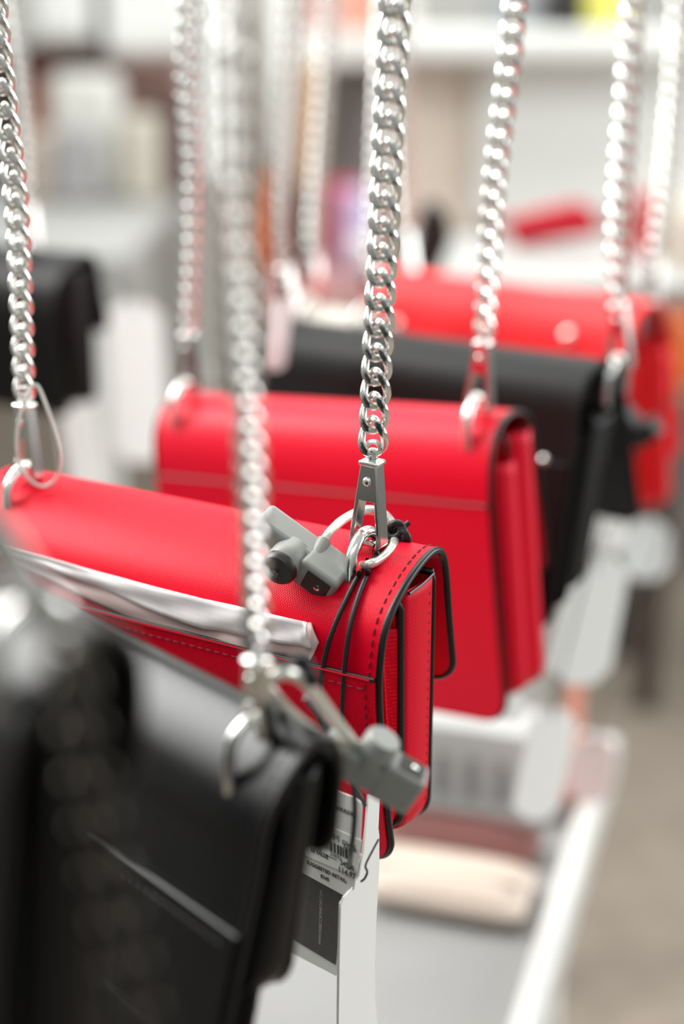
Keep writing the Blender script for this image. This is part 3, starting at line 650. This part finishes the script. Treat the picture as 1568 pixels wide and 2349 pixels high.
tb('rim', M['rim'], x0, -.011, y1 - .022, y1, .755, .80, .006)
tb('rim', M['rim'], x0, -.011, y0, y0 + .022, .755, .80, .006)
for sx in (-.05, x0 + .05):
    for sy in (y0 + .06, y1 - .06): tb('leg', M['white'], sx - .02, sx + .02, sy - .02, sy + .02, 0, .756)
ZT = .776
# things lying on the tray
def tray_pt(x, y): q = base_m @ Vector((x, y, 0)); q.z = ZT; return q
def pouch(name, label, cat, px, w_, d_, h_, m, yaw=0, z=ZT, seam=None):
    o = tray_pt(*px)
    B = thing(name, Matrix.Translation(o) @ Matrix.Rotation(R(yaw), 4, 'Z'), label, cat)
    n = 14; V, Fc = [], []
    for k, s_ in ((0, 1), (1, -1)):
        for i in range(n + 1):
            for j in range(n + 1):
                a, b = i / n * 2 - 1, j / n * 2 - 1; r = max(0, (1 - a ** 4) * (1 - b ** 4)) ** .5
                V.append(Vector((a * w_ / 2, b * d_ / 2, h_ / 2 + s_ * h_ / 2 * r)))
        for i in range(n):
            for j in range(n):
                q = k * (n + 1) ** 2 + i * (n + 1) + j; Fc.append((q, q + 1, q + n + 2, q + n + 1))
    mk('body', V, Fc, m, B, smooth=80)
    v, f = tube([(-w_ * .45, -d_ * .1, h_ * .985), (0, -d_ * .1, h_ * 1.0), (w_ * .45, -d_ * .1, h_ * .985)], .003, 6); mk('zip', v, f, M['chrome'] if not seam else seam, B)
    return B
pouch('pouch', 'cream zip pouch lying on the grey tray below the red bags', 'pouch', (-.095, .17), .14, .075, .032, M['cream'], -17.5, seam=M['beige'])
pouch('wallet', 'dark brown wallet lying on the tray behind the cream pouch', 'wallet', (-.100, .25), .135, .05, .026, M['wallet'], -17.5, seam=M['maroon'])
def carton(label, px, w_, d_, h_, m, yaw, z, band=None):
    B = thing('carton', Matrix.Translation(tray_pt(*px)) @ Matrix.Rotation(R(yaw), 4, 'Z'), label, 'box')
    v, f = box(0, 0, h_ / 2, w_, d_, h_); mk('body', v, f, m, B, smooth=0, mods=[BEV(.002)])
    v, f = box(0, 0, h_ + .001, w_ * .98, d_ * .98, .003); mk('lid', v, f, m, B, smooth=0, mods=[BEV(.001)])
    if band:
        for k in range(4):
            v, f = box(-.02 + k * .028, -d_ / 2 - .0004, h_ * .45, .012, .0012, h_ * .5); mk('printed_patch', v, f, band, B, smooth=0)
    return B
carton('pale grey printed carton standing on the tray behind the brown wallet', (-.115, .34), .16, .06, .085, M['carton'], -17.5, ZT, M['bluegrey'])

def hang_tag(label, px0, px1, y0_, y1_, d, m, top, lean=0, n=(.75, -.66, 0), strp=None, cordm='cord'):
    """white card tag on a thin cord; px0..px1 across, y0_..y1_ down"""
    p = P((px0 + px1) / 2, (y0_ + y1_) / 2, d); nn = Vector(n).normalized()
    t = thing('price_tag', Matrix.Translation(p), label, 'tag', 'price tags')
    r = (px1 - px0) * .28
    o = [(px0 + r, y0_), (px1 - r, y0_), (px1, y0_ + r)] + [(px1 + lean, y1_ - r), (px1 - r + lean, y1_), (px0 + r + lean, y1_), (px0 + lean, y1_ - r)] + [(px0, y0_ + r)]
    plate('card', [on_plane(x, y, p, nn) for x, y in o], nn, .0012, m, t)
    v, f = tube([on_plane((px0 + px1) / 2, y0_ + r * .8, p + nn * .001, nn), on_plane((px0 + px1) / 2, y0_ - 10, p + nn * .002, nn), Vector(top)], .0008, 6); mk('cord', v, f, M[cordm], t, world=True)
    if strp:
        v_ = [on_plane(x, y, p + nn * .0008, nn) for x, y in strp]; plate('printed_band', v_, nn, .0003, M['blush'], t)
    return t
bagp = lambda B, x, y, z: WM[B.name] @ Vector((x, y, z))
hang_tag('white tag hanging below the corner of the second red bag', 1140, 1200, 1580, 1655, .94, M['paper'], bagp(BAG2, .131, .05, -.09))
hang_tag('narrow bright white tag hanging low over the tray rim', 1215, 1322, 1625, 1880, 1.08, M['paper'], bagp(BAG3, .142, .01, -.04), -40)
hang_tag('off-white tag hanging from the black bag beside the aisle', 1300, 1440, 1275, 1570, 1.13, M['white_soft'], bagp(BAG3, .150, .04, -.02), -40)
hang_tag('white oval tag under the flap of the black bag', 1345, 1430, 1130, 1270, 1.24, M['paper'], bagp(BAG3, .158, .06, -.0))
hang_tag('grey-white tag hanging below the farthest red bag', 1425, 1535, 1190, 1330, 1.40, M['carton'], bagp(BAG4, .155, .05, -.05))
hang_tag('pink printed tag hanging at the far corner of the tray', 1310, 1410, 1690, 1840, 1.25, M['palepink'], bagp(BAG4, .157, .06, -.10), -10)
hang_tag('slim coral striped tag beside the bright white one', 1302, 1340, 1555, 1850, 1.31, M['blush'], bagp(BAG4, .157, -.05, -.05), -16)
hang_tag('white tag hanging beside the left clasp of the soft black bag', 620, 668, 685, 850, 1.0, M['paper'], bagp(BAG3, -.143, .0, -.01), -14)
b5 = P(1440, 975, 1.06)
M5 = axes(b5, CR * .6 - CU * .75, CR * .5 + CU * .3 - CF * .6)
lk = thing('security_lock', M5, 'black security lock hanging between the soft black bag and the farthest red bag', 'lock', 'anti-theft locks on the bags')
v, f = join(box(0, 0, 0, .034, .018, .018), box(.012, 0, .009, .016, .016, .022)); mk('lock_body', v, f, M['blackbag'], lk, mods=[BEV(.003, 3)])
v, f = tube(crv([P(1420, 950, 1.05), P(1405, 920, 1.03), P(1398, 900, 1.0), P(1410, 925, 1.02), P(1428, 960, 1.05)], 5), .0018, 7); mk('cable', v, f, M['cable'], lk, world=True)

# ------------------------------------------------------------------ shop behind
def unit(name, label, cat, o): return thing(name, Matrix.Translation(o), label, cat)
def wbox(name, m, parent, p0, p1, Y, depth, bev=.004):
    """box whose front face lies in the plane y=Y between two picture corners"""
    a, b = at_y(*p0, Y), at_y(*p1, Y); 
    v, f = box((a.x + b.x) / 2, Y + depth / 2, (a.z + b.z) / 2, abs(b.x - a.x), depth, abs(a.z - b.z))
    return mk(name, v, f, m, parent, world=True, smooth=0, mods=[BEV(bev)])
def tote(label, px0, px1, ptop, Y, zb, m, depth=.12, handle=True, name='handbag', hm=None, round_=.03, taper=.06, group='handbags on the display shelves', flap=None):
    a, b, c = at_y(px0, ptop, Y), at_y(px1, ptop, Y), at_y((px0 + px1) / 2, ptop, Y); h = c.z - zb; w_ = b.x - a.x
    B = thing(name, Matrix.Translation(((a.x + b.x) / 2, Y + depth / 2, zb)), label, 'bag', group)
    H = h * (.72 if handle else 1)
    V = []
    for z, k in ((0, 1), (H, 1 - taper)):
        for x, y in ((-1, -1), (1, -1), (1, 1), (-1, 1)): V.append(Vector((x * w_ / 2 * k, y * depth / 2 * (k if z == 0 else .7), z)))
    Fc = [(3, 2, 1, 0), (4, 5, 6, 7)] + [(i, (i + 1) % 4, 4 + (i + 1) % 4, 4 + i) for i in range(4)]
    mk('body', V, Fc, m, B, mods=[BEV(min(round_, w_ * .2, depth * .3), 4)])
    if handle:
        hw = w_ * .28
        for sy in (-1, 1):
            v, f = tube(crv([(-hw, sy * depth * .33, H * .9), (-hw * .95, sy * depth * .33, H + (h - H) * .5), (-hw * .45, sy * depth * .3, h * .98), (hw * .45, sy * depth * .3, h * .98), (hw * .95, sy * depth * .33, H + (h - H) * .5), (hw, sy * depth * .33, H * .9)], 5), .009, 8)
            mk('handle', v, f, hm or m, B)
    if flap:
        v, f = box(0, -depth / 2 - .004 + .012, H * .7, w_ * .86, .03, H * .5); mk('flap', v, f, flap, B, smooth=0, mods=[BEV(.01, 3)])
    return B
# left display table with bags
YL = 3.9; zt = at_y(200, 452, YL).z
LT = unit('display_table', 'white display table with a row of handbags, behind the left chains', 'table', (-.6, 3.3, 0))
slab('table_top', -1.3, -.42, 2.75, 4.3, zt - .06, zt, M['laminate'], None, None, .01); o = bpy.data.objects['table_top']; o.parent = LT; o.matrix_basis = WM[LT.name].inverted(); WM['table_top'] = Matrix.Identity(4)
for x in (-1.2, -.50):
    for y in (2.85, 4.2):
        v, f = box(x, y, (zt - .06) / 2, .07, .07, zt - .06); mk('leg', v, f, M['white_soft'], LT, world=True, smooth=0, mods=[BEV(.006)])
BK = unit('shelf_back', 'dark brown shelf back panel behind the handbags on the white table', 'shelf', (-.8, 4.32, zt))
a, b = at_y(-60, 100, 4.32), at_y(425, 470, 4.32); v, f = box((a.x + b.x) / 2, 4.34, (a.z + zt) / 2, b.x - a.x, .04, a.z - zt); mk('panel', v, f, M['dark'], BK, world=True, smooth=0, mods=[BEV(.004)])
for k in range(2):
    x = a.x + .02 if k == 0 else b.x - .02; v, f = box(x, 4.31, (a.z + zt) / 2 , .04, .05, a.z - zt); mk('upright', v, f, M['slate'], BK, world=True, smooth=0, mods=[BEV(.003)])
tote('cream handbag at the left end of the white display table', 30, 118, 300, 3.75, zt, M['cream'], handle=False)
tote('pale grey handbag standing in front on the white display table', 108, 218, 290, 3.7, zt, M['greylav'], handle=False, taper=.2)
tote('brown leather tote with handles at the left of the table', 40, 230, 112, 4.02, zt, M['brown'], depth=.13, hm=M['brown'])
tote('off-white round-shouldered handbag stacked behind the pale grey one', 100, 275, 165, 3.86, zt, M['offwhite'], handle=False, depth=.1, round_=.08)
tote('upright ivory handbag at the right of the table', 272, 360, 262, 3.8, zt, M['ivory'], handle=False, taper=0)
tote('maroon handbag behind the ivory one', 350, 430, 225, 4.03, zt, M['maroon'], handle=False, depth=.09)
tote('blush pink tote behind the ivory handbag', 255, 425, 130, 4.2, zt, M['pink'], handle=False, depth=.07)
HC = unit('hanging_cabinet', 'white two-panel cabinet hung over the handbag table', 'cabinet', at_y(240, 20, 3.9))
wbox('panel', M['white'], HC, (62, -160), (208, 88), 3.9, .3, .02); wbox('panel', M['white'], HC, (226, -160), (440, 125), 3.9, .3, .02); wbox('seam_post', M['slate'], HC, (207, -160), (227, 150), 3.93, .2)
# centre bay
CB = unit('shelving_bay', 'white shelving bay with mixed bags, in the middle behind the chains', 'shelf', at_y(700, 700, 3.9))
wbox('shelf_board', M['white'], CB, (665, 72), (905, 150), 3.8, .4, .01); wbox('upright', M['white'], CB, (455, -160), (528, 420), 3.5, .12, .02); wbox('upright', M['white_soft'], CB, (580, -160), (660, 380), 3.8, .1, .02)
wbox('back_panel', M['stone'], CB, (470, -160), (905, 900), 4.25, .04); wbox('lower_shelf', M['rose'], CB, (590, 645), (895, 760), 3.3, .9, .01)
wbox('divider', M['bluegrey'], CB, (788, 150), (836, 640), 3.95, .25); wbox('divider', M['ivory'], CB, (836, 150), (902, 640), 3.97, .25)
zs = at_y(700, 72, 3.8).z + .001; zl = at_y(700, 645, 3.3).z + .001
tote('maroon clutch on the white shelf board, left of the pink one', 700, 768, -60, 3.86, zs, M['rose'], handle=False)
tote('rose pink clutch on the white shelf board', 785, 878, -60, 3.86, zs, M['blush'], handle=False)
tote('off-white bag standing on the shelf board at the right end', 880, 960, -80, 3.86, zs, M['offwhite'], handle=False)
tote('tan handbag under the shelf board', 665, 735, 150, 3.7, zl, M['tan'], handle=False)
tote('orange tote bag at the left of the lower shelf', 545, 640, 420, 3.5, zl, M['orange'], hm=M['orange'])
tote('black slim bag beside the orange tote', 634, 700, 425, 3.45, zl, M['blackbag'], handle=False)
tote('magenta handbag behind the lilac pouch on the lower shelf', 745, 830, 420, 3.6, zl, M['magenta'], handle=False)
tote('lilac pouch leaning on the magenta handbag', 772, 862, 438, 3.42, zl, M['lilac'], handle=False, taper=.25)
v, f = tube([at_y(x, 612, 3.38) for x in (815, 825, 835)], .028, 14); KN = thing('highlight_ball', Matrix.Translation(at_y(825, 640, 3.4)), 'pale ball put in for a blurred metal highlight in front of the lilac pouch', 'highlight')  # ball added in place of a blurred metal highlight
bm = bmesh.new(); bmesh.ops.create_uvsphere(bm, u_segments=20, v_segments=12, radius=.03); me = bpy.data.meshes.new('ball'); bm.to_mesh(me); bm.free(); [setattr(p, 'use_smooth', True) for p in me.polygons]; me.materials.append(M['tissue']); reg(bpy.data.objects.new('ball', me), KN, WM[KN.name].inverted() @ Matrix.Translation(at_y(825, 573, 3.38)))
v, f = tube([(0, 0, -.03), (0, 0, -.042)], .012, 10); mk('foot', v, f, M['chrome'], KN, WM[KN.name].inverted() @ Matrix.Translation(at_y(825, 573, 3.38)))
# right gondola
RG = unit('gondola', 'large white gondola unit with cream side panel, behind the right chains', 'shelf', at_y(1300, 900, 3.9))
wbox('front_panel', M['white'], RG, (1090, 130), (1640, 520), 3.75, .4, .02); wbox('side_panel', M['beige'], RG, (925, 130), (1100, 640), 3.78, .4, .02); wbox('top_board', M['white'], RG, (915, 66), (1640, 140), 3.6, .6, .02)
wbox('lower_panel', M['white_soft'], RG, (1000, 520), (1640, 900), 3.85, .3, .02); wbox('plinth', M['slate'], RG, (1300, 900), (1700, 1330), 3.95, .3, .02)
wbox('side_post', M['beige'], RG, (1515, 480), (1640, 720), 3.55, .2, .02)
zg = at_y(1300, 66, 3.6).z + .001
tote('grey bag on top of the white gondola', 1120, 1255, -70, 3.7, zg, M['bluegrey'], handle=False)
tote('black bag on top of the gondola beside the yellow one', 1262, 1350, -50, 3.66, zg, M['blackbag'], handle=False)
tote('bright yellow bag on top of the gondola', 1335, 1450, -90, 3.72, zg, M['yellow'], handle=False)
def slabbag(label, name, pts, Y, t, m, cat):
    p = [at_y(x, y, Y) for x, y in pts]; c = sum(p, Vector()) / len(p)
    B = thing(name, Matrix.Translation(c), label, cat); o = plate('body', p, (0, -1, 0), t, m, B)
    md = o.modifiers.new('bevel', 'BEVEL'); md.width = t * .25; md.segments = 2
    q = [c + (x - c) * .6 + Vector((0, -t * .55, 0)) for x in p]; o2 = plate('pocket', q, (0, -1, 0), t * .15, m, B); return B
RZ = at_y(1200, 660, 1.7).z
PD = unit('pedestal', 'white pedestal table behind the farthest red bag, carrying red wallets', 'table', at_z(1200, 600, RZ) - Vector((0, 0, RZ)))
ya, yb = 1.72, at_z(1200, 556, RZ).y + .1; xa, xb = at_y(945, 640, 1.72).x, at_y(1515, 600, 1.95).x
v, f = box((xa + xb) / 2, (ya + yb) / 2, RZ - .0125, xb - xa, yb - ya, .025); mk('top', v, f, M['laminate'], PD, world=True, smooth=0, mods=[BEV(.005)])
v, f = box((xa + xb) / 2 - .03, (ya + yb) / 2, (RZ - .025) / 2, .14, .14, RZ - .025); mk('column', v, f, M['white_soft'], PD, world=True, smooth=0, mods=[BEV(.005)])
rest = lambda x, y: at_z(x, y, RZ).y
slabbag('flat red wallet leaning to one side on the white pedestal', 'wallet', [(1152, 502), (1325, 460), (1356, 476), (1382, 535), (1180, 566)], rest(1180, 566), .03, M['crimson'], 'wallet')
slabbag('narrow red wallet standing upright behind the third right-hand chain', 'wallet', [(1462, 440), (1502, 432), (1496, 540), (1478, 590), (1448, 590)], rest(1460, 590), .03, M['crimson'], 'wallet')
slabbag('black drop-shaped pouch standing at the edge of the white pedestal', 'pouch', [(975, 462), (1003, 458), (1028, 498), (1034, 545), (1012, 600), (994, 640), (952, 640), (948, 590), (956, 520)], rest(970, 640), .05, M['blackbag'], 'pouch')
tote('orange tote at the right edge beyond the farthest red bag', 1538, 1640, 690, 3.0, at_y(1560, 890, 3.0).z, M['orange'], hm=M['orange'])
GT = unit('side_table', 'brown side table under the orange tote at the right edge', 'table', at_y(1580, 1100, 3.0))
zz = at_y(1560, 890, 3.0).z; xx = at_y(1560, 890, 3.0).x
v, f = box(xx + .25, 3.15, zz - .02, .66, .45, .04); mk('table_top', v, f, M['taupe'], GT, world=True, smooth=0, mods=[BEV(.004)])
for sx in (-.03, .5):
    for sy in (-.15, .15): v, f = box(xx + sx, 3.15 + sy, (zz - .04) / 2, .05, .05, zz - .04); mk('leg', v, f, M['dark'], GT, world=True, smooth=0, mods=[BEV(.003)])
# black bag on the far left row, with long white tags
a6, b6 = P(62, 590, 1.25), None; b6 = Vector((a6.x - .19, a6.y + .115, a6.z))
BAG6, SH6 = flap_bag('blurred black flap bag hanging far left, behind the left silver chain', a6, b6, .33, M['black_soft'], M['edge'], M['thread_black'],
    prof=[(-.015, -.133), (-.022, -.10), (-.0292, -.05), (-.0285, -.03), (-.0235, -.0155), (-.010, -.0045), (.006, .0025), (.0185, .0045), (.0265, .0005), (.0305, -.010), (.0345, -.032), (.042, -.067)],
    front=(-.0065, -.129, .0205, .0198), div=(-.0115, -.122, -.0065, -.0035), gus=dict(back=(-.0245, -.0125)), loops=(.002, -.0005), me=LINK_SOFT, stitch=False,
    chains=[(1, [rise(60, 250, a6), rise(20, -80, a6)], 1, 0, 1), (-1, [rise(-300, -80, b6)], 1, 0, 1)])
hang_tag('white tag nearer the left edge, under the far left black bag', 118, 205, 800, 1130, 1.5, M['paper'], bagp(BAG6, .15, .055, -.05), 40)
hang_tag('broad white tag hanging between the left chains, right of its twin', 250, 372, 690, 1060, 1.55, M['paper'], bagp(BAG6, .17, .05, -.03), 14)
